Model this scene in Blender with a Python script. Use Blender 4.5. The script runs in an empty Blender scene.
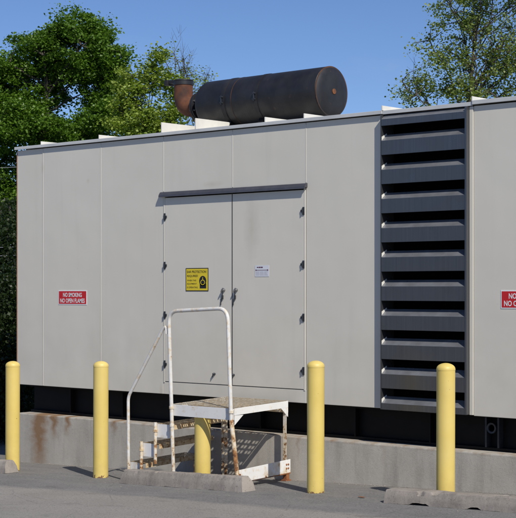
import bpy, bmesh, math, random
import numpy as np
from mathutils import Vector, Matrix, noise as mnoise
R = math.radians
PI = math.pi
scn = bpy.context.scene
C = scn.collection
random.seed(4)

# ------------------------------------------------------------------ camera geometry
F, VPX, HY, CX = 1490.0, -1404.0, 290.0, 258.0
A = math.atan(F / (CX - VPX))
SA, CA = math.sin(A), math.cos(A)
DW = 10.3
CAMX, CAMZ = 8.5, 1.71
cam_pos = Vector((CAMX, -DW, CAMZ))
def wx(px, n=0.0):
    """world x of the photo column px on the vertical plane y=n"""
    D = DW + n
    z = F * D / ((px - VPX) * SA)
    return (D * CA - z) / SA + CAMX
def wz(px, py, n=0.0):
    D = DW + n
    return CAMZ - (py - HY) * D / ((px - VPX) * SA)
def far(px, z):
    """ground position seen in photo column px at viewing depth z"""
    u = (px - CX) / F * z
    return Vector((CAMX + CA * u - SA * z, -DW + SA * u + CA * z, 0))
def gz(x, y=0.0):
    """height of the sloping ground"""
    s = 0.037
    return s * 9.0 * math.tanh(x / 9.0) - 0.004

# ------------------------------------------------------------------ materials
def newmat(name):
    m = bpy.data.materials.new(name); m.use_nodes = True
    nt = m.node_tree
    return m, nt, nt.nodes['Principled BSDF'], nt.nodes, nt.links
class N:
    def __init__(s, nt): s.nt = nt; s.n = nt.nodes; s.l = nt.links
    def _set(s, sock, v):
        if isinstance(v, bpy.types.NodeSocket): s.l.new(v, sock)
        elif v is not None:
            if isinstance(v, (tuple, list)) and len(v) == 3 and sock.type == 'RGBA': v = (*v, 1)
            sock.default_value = v
    def coord(s, scale=(1, 1, 1), kind='Object'):
        tc = s.n.new('ShaderNodeTexCoord'); mp = s.n.new('ShaderNodeMapping')
        mp.inputs['Scale'].default_value = scale
        s.l.new(tc.outputs[kind], mp.inputs[0]); return mp.outputs[0]
    def noise(s, vec, scale, detail=4, rough=0.55, dist=0):
        t = s.n.new('ShaderNodeTexNoise'); s.l.new(vec, t.inputs['Vector'])
        t.inputs['Scale'].default_value = scale; t.inputs['Detail'].default_value = detail
        t.inputs['Roughness'].default_value = rough; t.inputs['Distortion'].default_value = dist
        return t.outputs['Fac']
    def voro(s, vec, scale, feature='F1', out='Distance'):
        t = s.n.new('ShaderNodeTexVoronoi'); t.feature = feature
        s.l.new(vec, t.inputs['Vector']); t.inputs['Scale'].default_value = scale
        return t.outputs[out]
    def ramp(s, v, a, b, lo=0.0, hi=1.0):
        t = s.n.new('ShaderNodeMapRange'); t.clamp = True
        s._set(t.inputs[0], v); t.inputs[1].default_value = a; t.inputs[2].default_value = b
        t.inputs[3].default_value = lo; t.inputs[4].default_value = hi
        return t.outputs[0]
    def math(s, op, a, b=None):
        t = s.n.new('ShaderNodeMath'); t.operation = op
        s._set(t.inputs[0], a)
        if b is not None: s._set(t.inputs[1], b)
        return t.outputs[0]
    def mix(s, f, a, b, mode='MIX'):
        t = s.n.new('ShaderNodeMix'); t.data_type = 'RGBA'; t.blend_type = mode
        s._set(t.inputs[0], f); s._set(t.inputs[6], a); s._set(t.inputs[7], b)
        return t.outputs[2]
    def sep(s, vec):
        t = s.n.new('ShaderNodeSeparateXYZ'); s.l.new(vec, t.inputs[0]); return t.outputs
    def bump(s, h, strength, dist, normal=None):
        t = s.n.new('ShaderNodeBump'); s._set(t.inputs['Height'], h)
        t.inputs['Strength'].default_value = strength; t.inputs['Distance'].default_value = dist
        if normal: s.l.new(normal, t.inputs['Normal'])
        return t.outputs[0]
def simple(name, col, rough=0.6, metal=0.0, var=0.12, scale=8, spec=0.5):
    m, nt, b, n, l = newmat(name); k = N(nt)
    b.inputs['Specular IOR Level'].default_value = spec
    v = k.coord()
    f = k.ramp(k.noise(v, scale), 0.3, 0.7, 1 - var, 1 + var)
    l.new(k.mix(1.0, col, f, 'MULTIPLY'), b.inputs['Base Color'])
    b.inputs['Roughness'].default_value = rough; b.inputs['Metallic'].default_value = metal
    return m

ZC_ = CAMZ - 1.330
def mat_panel():
    m, nt, b, n, l = newmat('enclosure_paint'); k = N(nt)
    v = k.coord(); streak = k.coord((9, 9, 0.6))
    base = k.mix(k.ramp(k.noise(v, 1.1, 3), 0.3, 0.7), (0.640, 0.612, 0.540), (0.675, 0.648, 0.578))
    st = k.ramp(k.noise(streak, 1.0, 5, 0.6), 0.55, 0.85, 0, 0.14)
    base = k.mix(st, base, (0.44, 0.415, 0.37))
    speck = k.ramp(k.noise(v, 26, 2), 0.74, 0.80, 0, 0.3)
    base = k.mix(speck, base, (0.36, 0.33, 0.28))
    x, y, z = k.sep(k.coord())
    for (sx, sz, rx, rz, amt) in ((wx(252), wz(252, 228) - ZC_, .12, .34, .30), (wx(42.5), wz(42, 168) - ZC_, .045, .07, .30), (wx(88), wz(88, 181) - ZC_, .03, .03, .25), (wx(161), wz(161, 392) - ZC_, .03, .10, .35), (wx(212), wz(212, 184) - ZC_, .16, .035, .3)):
        dx = k.math('DIVIDE', k.math('SUBTRACT', x, sx), rx); dz = k.math('DIVIDE', k.math('SUBTRACT', z, sz), rz)
        d = k.math('SQRT', k.math('ADD', k.math('MULTIPLY', dx, dx), k.math('MULTIPLY', dz, dz)))
        d = k.math('ADD', d, k.ramp(k.noise(v, 12, 4), 0, 1, -.4, .4))
        base = k.mix(k.ramp(d, 1.0, 0.0, 0, amt), base, (0.40, 0.34, 0.25))
    low = k.math('MULTIPLY', k.ramp(z, 1.3, 0.66, 0, 1), k.ramp(k.noise(v, 3.0, 5), 0.35, 0.75, 0, 0.30))
    base = k.mix(low, base, (0.47, 0.44, 0.37))
    l.new(base, b.inputs['Base Color'])
    l.new(k.ramp(k.noise(v, 5, 4), 0.3, 0.7, 0.32, 0.42), b.inputs['Roughness'])
    n1 = k.bump(k.noise(v, 1.5, 2), 0.26, 0.03)
    l.new(k.bump(k.noise(v, 160, 2), 0.03, 0.002, n1), b.inputs['Normal'])
    return m
def mat_louver():
    m, nt, b, n, l = newmat('louver_metal'); k = N(nt)
    v = k.coord((130, 130, 2.0)); v2 = k.coord()
    base = k.mix(k.ramp(k.noise(v, 1.0, 3), 0.3, 0.75), (0.140, 0.143, 0.152), (0.172, 0.175, 0.184))
    base = k.mix(k.ramp(k.noise(v2, 4.0, 5), 0.55, 0.75, 0, 0.35), base, (0.16, 0.145, 0.125))
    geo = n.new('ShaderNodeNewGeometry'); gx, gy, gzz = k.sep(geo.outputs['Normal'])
    sky_sheen = k.math('MULTIPLY', k.ramp(gzz, 0.25, 0.55), k.ramp(k.noise(v2, 9, 5), 0.3, 0.7, 0.65, 1.0))  # sky reflection on the upward slants, painted in as a lighter colour
    l.new(k.mix(sky_sheen, base, (0.235, 0.245, 0.27)), b.inputs['Base Color'])
    l.new(k.ramp(sky_sheen, 0, 1, 0.80, 0.30), b.inputs['Metallic'])
    l.new(k.ramp(k.noise(v2, 7, 4), 0.3, 0.7, 0.26, 0.36), b.inputs['Roughness'])
    l.new(k.bump(k.noise(v, 1.0, 2), 0.03, 0.001), b.inputs['Normal'])
    return m
def mat_concrete(name, c1, c2, streaks=(), top=None, agg=60, pit=0.25):
    m, nt, b, n, l = newmat(name); k = N(nt)
    v = k.coord(); vs = k.coord((5, 5, 0.8))
    base = k.mix(k.ramp(k.noise(v, 2.2, 6, 0.62), 0.3, 0.7), c1, c2)
    base = k.mix(k.ramp(k.noise(vs, 1.3, 6, 0.6), 0.48, 0.72, 0, 0.55), base, tuple(c * 0.62 for c in c1))
    base = k.mix(k.ramp(k.noise(v, agg, 3, 0.7), 0.45, 0.65, 0, 0.18), base, tuple(c * 1.2 for c in c2))
    base = k.mix(k.ramp(k.noise(v, agg * 1.7, 2, 0.7), 0.60, 0.68, 0, pit), base, tuple(c * 0.5 for c in c1))
    x, y, z = k.sep(k.coord())
    wob = k.ramp(k.noise(k.coord((1, 1, 2.5)), 4, 4), 0, 1, -0.09, 0.09)
    xs = k.math('ADD', x, wob)
    for (x0, w, zt, zb, s) in streaks:
        d = k.math('ABSOLUTE', k.math('SUBTRACT', xs, x0))
        f = k.ramp(d, w, 0.0, 0, 1)
        f = k.math('MULTIPLY', f, k.ramp(z, zb, zt, 0, 1))
        f = k.math('MULTIPLY', f, k.ramp(k.noise(v, 9, 5), 0.25, 0.5, s * 0.55, s))
        base = k.mix(k.math('MINIMUM', k.math('MULTIPLY', f, 1.7), 0.85), base, (0.235, 0.12, 0.045))
    if top:
        zt, zb = top
        f = k.math('MULTIPLY', k.ramp(z, zb, zt, 0, 1), k.ramp(k.noise(k.coord((3, 3, 1)), 3, 5), 0.45, 0.7, 0, 0.8))
        base = k.mix(f, base, (0.24, 0.13, 0.05))
    l.new(base, b.inputs['Base Color'])
    b.inputs['Roughness'].default_value = 0.9
    b1 = k.bump(k.noise(v, 9, 6, 0.65), 0.22, 0.008)
    l.new(k.bump(k.noise(v, 90, 3, 0.7), 0.35, 0.004, b1), b.inputs['Normal'])
    return m
def mat_rustpaint(name, paint=(0.74, 0.735, 0.71), lo=0.50, hi=0.58, low_z=None, scale=9, extra=0.25):
    """peeling paint over rust; low_z=(z_none, z_full) adds rust downward"""
    m, nt, b, n, l = newmat(name); k = N(nt)
    v = k.coord()
    f = k.noise(v, scale, 7, 0.68)
    if low_z:
        x, y, z = k.sep(v)
        f = k.math('ADD', f, k.ramp(z, low_z[0], low_z[1], 0, extra))
    mask = k.ramp(f, lo, hi, 0, 1)
    rust = k.mix(k.ramp(k.noise(v, 30, 4), 0.35, 0.65), (0.14, 0.06, 0.025), (0.38, 0.19, 0.075))
    halo = k.ramp(f, lo - 0.16, lo, 0, 0.7)
    p = k.mix(halo, paint, (0.62, 0.45, 0.22))
    p = k.mix(k.ramp(k.noise(v, 5, 4), 0.4, 0.7, 0, 0.3), p, tuple(c * 0.72 for c in paint))
    l.new(k.mix(mask, p, rust), b.inputs['Base Color'])
    l.new(k.ramp(mask, 0, 1, 0.42, 0.92), b.inputs['Roughness'])
    l.new(k.bump(k.math('SUBTRACT', k.noise(v, 60, 3), mask), 0.3, 0.002), b.inputs['Normal'])
    return m
def mat_bollard():
    m, nt, b, n, l = newmat('bollard_paint'); k = N(nt)
    oi = n.new('ShaderNodeObjectInfo')
    tc = n.new('ShaderNodeTexCoord'); add = n.new('ShaderNodeVectorMath'); add.operation = 'ADD'
    l.new(tc.outputs['Object'], add.inputs[0]); l.new(oi.outputs['Location'], add.inputs[1])
    v = add.outputs[0]
    base = k.mix(k.ramp(k.noise(v, 4, 5), 0.3, 0.7), (0.67, 0.505, 0.130), (0.73, 0.565, 0.170))
    x, y, z = k.sep(tc.outputs['Object'])
    dirt = k.math('MULTIPLY', k.ramp(z, 0.45, 0.0, 0.1, 1), k.ramp(k.noise(v, 7, 6, 0.65), 0.45, 0.75, 0, 0.45))
    base = k.mix(dirt, base, (0.42, 0.30, 0.10))
    fade = k.ramp(k.noise(v, 2.3, 3), 0.45, 0.75, 0, 0.35)
    base = k.mix(fade, base, (0.68, 0.56, 0.25))
    scv = k.noise(k.coord((3, 3, 40)), 2.2, 6, 0.75)
    base = k.mix(k.ramp(scv, 0.66, 0.72, 0, 0.35), base, (0.40, 0.31, 0.14))
    f = k.math('ADD', k.noise(v, 30, 5, 0.6), k.ramp(z, 0.040, 0.0, 0, 0.27))
    chips = k.ramp(f, 0.70, 0.735, 0, 1)
    base = k.mix(chips, base, (0.20, 0.105, 0.05))
    l.new(base, b.inputs['Base Color']); b.inputs['Roughness'].default_value = 0.48
    l.new(k.bump(k.noise(v, 22, 4), 0.12, 0.004), b.inputs['Normal'])
    return m
def mat_muffler():
    m, nt, b, n, l = newmat('muffler_paint'); k = N(nt)
    v = k.coord(); rings = k.coord((90, 1.2, 1.2))
    base = k.mix(k.ramp(k.noise(v, 5, 5), 0.35, 0.7), (0.012, 0.012, 0.014), (0.026, 0.026, 0.030))
    base = k.mix(k.ramp(k.noise(v, 14, 6, 0.7), 0.63, 0.75, 0, 0.7), base, (0.10, 0.06, 0.04))
    l.new(base, b.inputs['Base Color'])
    l.new(k.ramp(k.noise(v, 8, 4), 0.3, 0.7, 0.42, 0.62), b.inputs['Roughness'])
    l.new(k.bump(k.noise(rings, 1.0, 2), 0.35, 0.004), b.inputs['Normal'])
    return m
def mat_rust(name, c1, c2, c3):
    m, nt, b, n, l = newmat(name); k = N(nt)
    v = k.coord()
    base = k.mix(k.ramp(k.noise(v, 9, 6), 0.35, 0.65), c1, c2)
    base = k.mix(k.ramp(k.noise(v, 4, 4), 0.48, 0.62), base, c3)
    l.new(base, b.inputs['Base Color']); b.inputs['Roughness'].default_value = 0.85
    l.new(k.bump(k.noise(v, 70, 4), 0.4, 0.003), b.inputs['Normal'])
    return m
def mat_asphalt():
    m, nt, b, n, l = newmat('asphalt'); k = N(nt)
    v = k.coord()
    x, y, z = k.sep(v)
    edge = k.math('ADD', y, k.ramp(k.noise(v, 1.3, 5), 0, 1, -0.16, 0.16))
    f = k.ramp(edge, -1.70, -1.58, 0, 1)
    old = k.mix(k.ramp(k.noise(v, 1.4, 6, 0.6), 0.3, 0.7), (0.245, 0.230, 0.210), (0.30, 0.283, 0.26))
    new = k.mix(k.ramp(k.noise(v, 1.9, 6, 0.6), 0.3, 0.7), (0.145, 0.143, 0.142), (0.190, 0.187, 0.184))
    base = k.mix(f, old, new)
    base = k.mix(k.ramp(k.noise(v, 55, 4, 0.75), 0.50, 0.60, 0, 0.55), base, (0.28, 0.265, 0.245))
    base = k.mix(k.ramp(k.noise(v, 75, 3, 0.75), 0.55, 0.63, 0, 0.7), base, (0.035, 0.035, 0.037))
    base = k.mix(k.ramp(k.noise(k.coord((0.8, 5, 1)), 1.1, 6, 0.65), 0.50, 0.66, 0, 0.35), base, (0.25, 0.24, 0.225))
    # dust gathered against the foundation
    d = k.math('ADD', y, k.ramp(k.noise(v, 3.0, 5), 0, 1, -0.35, 0.25))
    base = k.mix(k.math('MULTIPLY', k.ramp(d, -0.50, -0.02), 0.55), base, (0.20, 0.185, 0.16))
    # darker bitumen stains
    base = k.mix(k.ramp(k.noise(k.coord((1, 2.2, 1)), 1.7, 5, 0.6), 0.60, 0.72, 0, 0.45), base, (0.055, 0.054, 0.053))
    cr = k.voro(k.coord((1, 1.6, 1)), 0.8, 'DISTANCE_TO_EDGE')
    cw = k.math('ADD', cr, k.ramp(k.noise(v, 7, 5), 0, 1, -0.035, 0.035))
    base = k.mix(k.ramp(k.math('ABSOLUTE', cw), 0.004, 0.001, 0, 0.35), base, (0.035, 0.034, 0.032))
    l.new(base, b.inputs['Base Color']); b.inputs['Roughness'].default_value = 0.88
    b1 = k.bump(k.noise(v, 5, 4), 0.25, 0.02)
    l.new(k.bump(k.noise(v, 110, 3, 0.8), 0.6, 0.006, b1), b.inputs['Normal'])
    return m
def mat_leaf(name, c1, c2):
    m, nt, b, n, l = newmat(name); k = N(nt)
    geo = n.new('ShaderNodeNewGeometry')
    v = k.coord()
    col = k.mix(geo.outputs['Random Per Island'], c1, c2)
    col = k.mix(k.ramp(k.noise(v, 0.6, 2), 0.35, 0.65, 0, 0.4), col, tuple(c * 1.3 for c in c2))
    l.new(col, b.inputs['Base Color']); b.inputs['Roughness'].default_value = 0.5
    tr = n.new('ShaderNodeBsdfTranslucent')
    l.new(k.mix(1.0, col, (1.25, 1.4, 0.6), 'MULTIPLY'), tr.inputs[0])
    ms = n.new('ShaderNodeMixShader'); ms.inputs[0].default_value = 0.38
    l.new(b.outputs[0], ms.inputs[1]); l.new(tr.outputs[0], ms.inputs[2])
    l.new(ms.outputs[0], n['Material Output'].inputs[0])
    return m

M = dict(
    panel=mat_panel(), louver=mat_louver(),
    trim=simple('roof_trim_paint', (0.55, 0.56, 0.56), 0.4, 0.0, 0.08, 5),
    flange=simple('roof_flange_paint', (0.72, 0.70, 0.64), 0.5, 0.0, 0.10, 6),
    roof=simple('roof_paint', (0.50, 0.49, 0.46), 0.5),
    header=simple('drip_header_metal', (0.10, 0.10, 0.115), 0.35, 0.4, 0.15, 12),
    gap=simple('dark_gap', (0.03, 0.028, 0.025), 0.8),
    skid=simple('black_steel', (0.005, 0.005, 0.0055), 0.6, 0.0, 0.3, 9, 0.22),
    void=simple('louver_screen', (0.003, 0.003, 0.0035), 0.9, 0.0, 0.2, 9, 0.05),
    hw=simple('hinge_steel', (0.05, 0.055, 0.065), 0.4, 0.5, 0.2, 30),
    chrome=simple('latch_chrome', (0.24, 0.24, 0.25), 0.4, 0.7, 0.2, 30),
    corner=simple('rusty_corner_trim', (0.26, 0.15, 0.10), 0.7, 0, 0.3, 12),
    rail=mat_rustpaint('handrail_paint', (0.69, 0.685, 0.665), 0.65, 0.71, (0.80, 0.0), 20, 0.12),
    leg=mat_rustpaint('leg_paint', (0.72, 0.70, 0.66), 0.60, 0.66, (0.72, 0.0), 20, 0.16),
    beam=mat_rustpaint('beam_paint', (0.80, 0.795, 0.78), 0.72, 0.76, (0.30, 0.02), 13, 0.17),
    deck=mat_rustpaint('grating_paint', (0.76, 0.72, 0.64), 0.58, 0.72, None, 28),
    tread=mat_rustpaint('tread_rust', (0.66, 0.59, 0.47), 0.50, 0.64, None, 26),
    bollard=mat_bollard(), muffler=mat_muffler(),
    rustpipe=mat_rust('rusted_pipe', (0.075, 0.028, 0.016), (0.16, 0.06, 0.027), (0.035, 0.022, 0.020)),
    weld=mat_rust('weld_bead', (0.05, 0.026, 0.018), (0.13, 0.055, 0.028), (0.025, 0.02, 0.02)),
    rustline=mat_rust('rust_weld', (0.20, 0.07, 0.03), (0.30, 0.12, 0.04), (0.06, 0.03, 0.02)),
    asphalt=mat_asphalt(),
    red=simple('sign_red', (0.55, 0.015, 0.02), 0.4, 0, 0.05),
    white=simple('sign_white', (0.78, 0.80, 0.82), 0.4, 0, 0.04),
    yellow=simple('sign_yellow', (0.72, 0.56, 0.03), 0.4, 0, 0.05),
    black=simple('sign_black', (0.012, 0.012, 0.014), 0.5, 0, 0.05),
    notice=simple('notice_paper', (0.66, 0.68, 0.74), 0.5, 0, 0.05),
    ink=simple('notice_ink', (0.10, 0.035, 0.07), 0.5, 0, 0.05),
    faint=simple('notice_faint_ink', (0.42, 0.43, 0.50), 0.5, 0, 0.05),
    leafA=mat_leaf('maple_leaves', (0.060, 0.130, 0.012), (0.120, 0.215, 0.024)),
    leafB=mat_leaf('spring_leaves', (0.17, 0.235, 0.032), (0.26, 0.33, 0.060)),
    leafC=mat_leaf('sparse_leaves', (0.150, 0.200, 0.045), (0.24, 0.295, 0.085)),
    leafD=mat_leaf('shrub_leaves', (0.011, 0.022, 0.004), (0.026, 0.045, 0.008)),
    bark=mat_rust('bark', (0.045, 0.036, 0.028), (0.085, 0.07, 0.055), (0.06, 0.05, 0.04)),
    grass=mat_rust('lawn_grass', (0.035, 0.06, 0.014), (0.06, 0.09, 0.02), (0.05, 0.055, 0.02)),
    wire=simple('wire_rubber', (0.16, 0.17, 0.18), 0.5),
)

# ------------------------------------------------------------------ helpers
def tag(o, label=None, cat=None, group=None, kind=None):
    if label: o['label'] = label
    if cat: o['category'] = cat
    if group: o['group'] = group
    if kind: o['kind'] = kind
    return o
def thing(name, label, cat, loc=(0, 0, 0), group=None):
    o = bpy.data.objects.new(name, None); C.objects.link(o); o.location = loc
    o.empty_display_size = 0.2
    return tag(o, label, cat, group)
def rootloc(p):
    v = Vector((0, 0, 0))
    while p: v += p.location; p = p.parent
    return v
def obj(name, bm, mat, parent=None, smooth=False, origin=None, label=None):
    """bm is in world coordinates; with a parent the mesh is stored relative to it"""
    me = bpy.data.meshes.new(name)
    o = bpy.data.objects.new(name, me); C.objects.link(o)
    base = rootloc(parent) if parent else Vector((0, 0, 0))
    if parent: o.parent = parent
    if origin is not None: o.location = Vector(origin) - base; base = Vector(origin)
    bmesh.ops.translate(bm, vec=-base, verts=bm.verts)
    bm.to_mesh(me); bm.free()
    for m in (mat if isinstance(mat, (list, tuple)) else [mat]): me.materials.append(m)
    if smooth:
        me.polygons.foreach_set('use_smooth', [True] * len(me.polygons))
        try: me.set_sharp_from_angle(angle=R(35))
        except Exception: pass
    if label: o['label'] = label
    return o
def box(bm, x0, x1, y0, y1, z0, z1, bev=0.0, mi=0):
    vs = [bm.verts.new((x, y, z)) for x in (x0, x1) for y in (y0, y1) for z in (z0, z1)]
    idx = [(0, 1, 3, 2), (4, 6, 7, 5), (0, 4, 5, 1), (2, 3, 7, 6), (0, 2, 6, 4), (1, 5, 7, 3)]
    fs = [bm.faces.new([vs[i] for i in q]) for q in idx]
    for f in fs: f.material_index = mi
    if bev:
        es = list({e for f in fs for e in f.edges})
        bmesh.ops.bevel(bm, geom=es, offset=bev, segments=2, profile=0.6, affect='EDGES', clamp_overlap=True)
def hexa(bm, pts, bev=0.0):
    """pts: 8 points, bottom ring (4) then top ring (4)"""
    vs = [bm.verts.new(p) for p in pts]
    fs = [bm.faces.new([vs[i] for i in q]) for q in [(3, 2, 1, 0), (4, 5, 6, 7), (0, 1, 5, 4), (1, 2, 6, 5), (2, 3, 7, 6), (3, 0, 4, 7)]]
    if bev:
        es = list({e for f in fs for e in f.edges})
        bmesh.ops.bevel(bm, geom=es, offset=bev, segments=2, profile=0.6, affect='EDGES', clamp_overlap=True)
def tube(bm, pts, rad, seg=12, cap=True):
    pts = [Vector(p) for p in pts]
    rads = rad if isinstance(rad, (list, tuple)) else [rad] * len(pts)
    rings = []; up = None
    for i, p in enumerate(pts):
        d = (pts[min(i + 1, len(pts) - 1)] - pts[max(i - 1, 0)])
        if d.length < 1e-9: d = Vector((0, 0, 1))
        d.normalize()
        if up is None: up = Vector((0, 1, 0)) if abs(d.y) < 0.9 else Vector((1, 0, 0))
        u = (up - d * up.dot(d)).normalized(); w = d.cross(u); up = u
        rings.append([bm.verts.new(p + (u * math.cos(2 * PI * k / seg) + w * math.sin(2 * PI * k / seg)) * rads[i]) for k in range(seg)])
    for a, b in zip(rings, rings[1:]):
        for k in range(seg): bm.faces.new((a[k], a[(k + 1) % seg], b[(k + 1) % seg], b[k]))
    if cap:
        bm.faces.new(rings[0][::-1]); bm.faces.new(rings[-1])
def round_path(pts, r, seg=6):
    pts = [Vector(p) for p in pts]; out = [pts[0]]
    for i in range(1, len(pts) - 1):
        a, b, c = pts[i - 1], pts[i], pts[i + 1]
        rr = min(r, (a - b).length * 0.45, (c - b).length * 0.45)
        p0 = b + (a - b).normalized() * rr; p2 = b + (c - b).normalized() * rr
        for k in range(seg + 1):
            t = k / seg
            out.append(p0 * (1 - t) ** 2 + b * 2 * t * (1 - t) + p2 * t * t)
    out.append(pts[-1]); return out
def lathe(bm, prof, axis='Z', at=(0, 0, 0), seg=32):
    """prof = [(r, h)...] revolved about an axis through at"""
    at = Vector(at); rings = []
    for r, h in prof:
        ring = []
        for k in range(seg):
            a = 2 * PI * k / seg; c, s = r * math.cos(a), r * math.sin(a)
            v = Vector((c, s, h)) if axis == 'Z' else (Vector((h, c, s)) if axis == 'X' else Vector((c, h, -s)))
            ring.append(bm.verts.new(at + v))
        rings.append(ring)
    for a, b in zip(rings, rings[1:]):
        for k in range(seg): bm.faces.new((a[k], a[(k + 1) % seg], b[(k + 1) % seg], b[k]))
    bm.faces.new(rings[0][::-1]); bm.faces.new(rings[-1])
def copy_tree(o, parent=None):
    c = o.copy(); C.objects.link(c); c.parent = parent
    for ch in list(o.children): copy_tree(ch, c)
    return c
def text_bm(txt, w, h, x0, z0, y, off=0.022):
    """lettering facing -y, fitted to width w and cap height h, lower left at x0,z0"""
    cu = bpy.data.curves.new('lettering', 'FONT'); cu.body = txt; cu.size = 1
    cu.offset = off; cu.resolution_u = 3
    to = bpy.data.objects.new('lettering', cu); C.objects.link(to)
    dg = bpy.context.evaluated_depsgraph_get(); dg.update()
    me = bpy.data.meshes.new_from_object(to.evaluated_get(dg))
    bpy.data.objects.remove(to); bpy.data.curves.remove(cu)
    bm = bmesh.new(); bm.from_mesh(me); bpy.data.meshes.remove(me)
    xs = [v.co.x for v in bm.verts]; ys = [v.co.y for v in bm.verts]
    ax, bx = min(xs), max(xs); ay, by = min(ys), max(ys)
    for v in bm.verts:
        v.co = Vector((x0 + (v.co.x - ax) / (bx - ax) * w, y, z0 + (v.co.y - ay) / (by - ay) * h))
    return bm
def merge(dst, src):
    me = bpy.data.meshes.new('tmp'); src.to_mesh(me); src.free(); dst.from_mesh(me); bpy.data.meshes.remove(me)

# ------------------------------------------------------------------ ground
bm = bmesh.new()
xs = [-400, -120, -50] + [-24 + i * 1.0 for i in range(49)] + [50, 120, 400]
ys = [-200, -60, -30] + [-16 + i * 1.0 for i in range(17)] + [1.5, 3.2]
grid = [[bm.verts.new((x, y, gz(x))) for y in ys] for x in xs]
for i in range(len(xs) - 1):
    for j in range(len(ys) - 1):
        bm.faces.new((grid[i][j], grid[i + 1][j], grid[i + 1][j + 1], grid[i][j + 1]))
o = obj('ground', bm, M['asphalt'], smooth=True); tag(o, kind='structure')
bm = bmesh.new()
ys2 = [3.2, 6, 12, 20, 40, 80, 160, 600]
grid = [[bm.verts.new((x, y, gz(x) - (0.0 if j == 0 else 0.05))) for j, y in enumerate(ys2)] for x in xs]
for i in range(len(xs) - 1):
    for j in range(len(ys2) - 1):
        bm.faces.new((grid[i][j], grid[i + 1][j], grid[i + 1][j + 1], grid[i][j + 1]))
o = obj('lawn', bm, M['grass'], smooth=True); tag(o, kind='structure')

# ------------------------------------------------------------------ enclosure
XL, XR = wx(17), 6.6
ZB, ZT = CAMZ - 1.022, CAMZ + 1.543
ZC = CAMZ - 1.330                       # top of the concrete
seams = [wx(p) for p in (17, 43, 101, 163.5, 232.5, 306, 384, 474)]
W = seams[6] - seams[5]
seams += [seams[7] + 0.93 * 1, seams[7] + 1.86]
XR = seams[-1]
DEPTH = 2.9
enc = thing('generator_enclosure', 'long light grey steel generator housing with double doors and dark louvres on a concrete base', 'generator housing', (0, 0, ZC))
bm = bmesh.new()
box(bm, XL + 0.02, XR - 0.02, 0.14, DEPTH, ZB + 0.012, ZT - 0.04)
obj('inner_shell', bm, M['gap'], enc)
# side and back skin
bm = bmesh.new()
box(bm, XL, XL + 0.016, 0.034, DEPTH + 0.02, ZB, ZT - 0.03)
obj('end_panel', bm, M['panel'], enc)
bm = bmesh.new()
box(bm, XR - 0.016, XR, 0.034, DEPTH + 0.02, ZB, ZT - 0.03)
obj('end_panel', bm, M['panel'], enc)
bm = bmesh.new()
box(bm, XL + 0.017, XR - 0.017, DEPTH + 0.001, DEPTH + 0.02, ZB, ZT - 0.03)
obj('rear_panel', bm, M['panel'], enc)
DZB, DZT = CAMZ - 0.897, CAMZ + 0.905
def panel(x0, x1, z0, z1, y0=0.0, off=0.0):
    bm = bmesh.new(); box(bm, x0 + 0.002, x1 - 0.002, y0 + off, 0.044, z0, z1, 0.0035)
    return obj('wall_panel', bm, M['panel'], enc)
offs = [0.0, 0.0, 0.0]
for i in (0, 1, 2): panel(seams[i], seams[i + 1], ZB, ZT - 0.032, off=(0.003, 0, 0.0)[i])
panel(seams[3], seams[4], DZT + 0.05, ZT - 0.032); panel(seams[4], seams[5], DZT + 0.05, ZT - 0.032)
panel(seams[3], seams[5], ZB, DZB - 0.006)
panel(seams[5], seams[6], ZB, ZT - 0.032)
panel(seams[7], seams[8], ZB - 0.012, ZT - 0.032, off=-0.006); panel(seams[8], seams[9], ZB - 0.012, ZT - 0.032, off=-0.006)
# raised door frame strips and seam beads
for x in (seams[3] + 0.014, seams[5] - 0.014):
    bm = bmesh.new()
    box(bm, x - 0.009, x + 0.009, -0.005, 0.043, DZB - 0.012, DZT + 0.02, 0.002)
    obj('door_frame', bm, M['panel'], enc)
for x, za, zb in ((seams[1], ZB, ZT), (seams[2], ZB, ZT), (seams[3], DZT + 0.06, ZT), (seams[4], DZT + 0.06, ZT), (seams[5], DZT + 0.06, ZT)):
    bm = bmesh.new()
    box(bm, x - 0.0035, x + 0.0035, -0.002, 0.02, za + 0.004, zb - 0.05, 0.001)
    obj('seam_bead', bm, M['panel'], enc)
bm = bmesh.new(); box(bm, XL - 0.004, XL + 0.006, -0.002, 0.03, ZB + 0.01, ZT - 0.05)
obj('corner_trim', bm, M['corner'], enc)
# header above the doors (drip rail with a downward lip)
bm = bmesh.new()
hx0, hx1 = wx(161.5), wx(307.5)
prof = [(0.0, 0.965), (-0.022, 0.960), (-0.040, 0.934), (-0.044, 0.914), (-0.039, 0.912), (-0.034, 0.926), (0.0, 0.926)]
ra = [bm.verts.new((hx0, y, CAMZ + z)) for y, z in prof]; rb = [bm.verts.new((hx1, y, CAMZ + z)) for y, z in prof]
for i in range(len(prof)):
    j = (i + 1) % len(prof); bm.faces.new((ra[i], rb[i], rb[j], ra[j]))
bm.faces.new(ra[::-1]); bm.faces.new(rb)
bmesh.ops.recalc_face_normals(bm, faces=bm.faces)
obj('door_header', bm, M['header'], enc)
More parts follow.
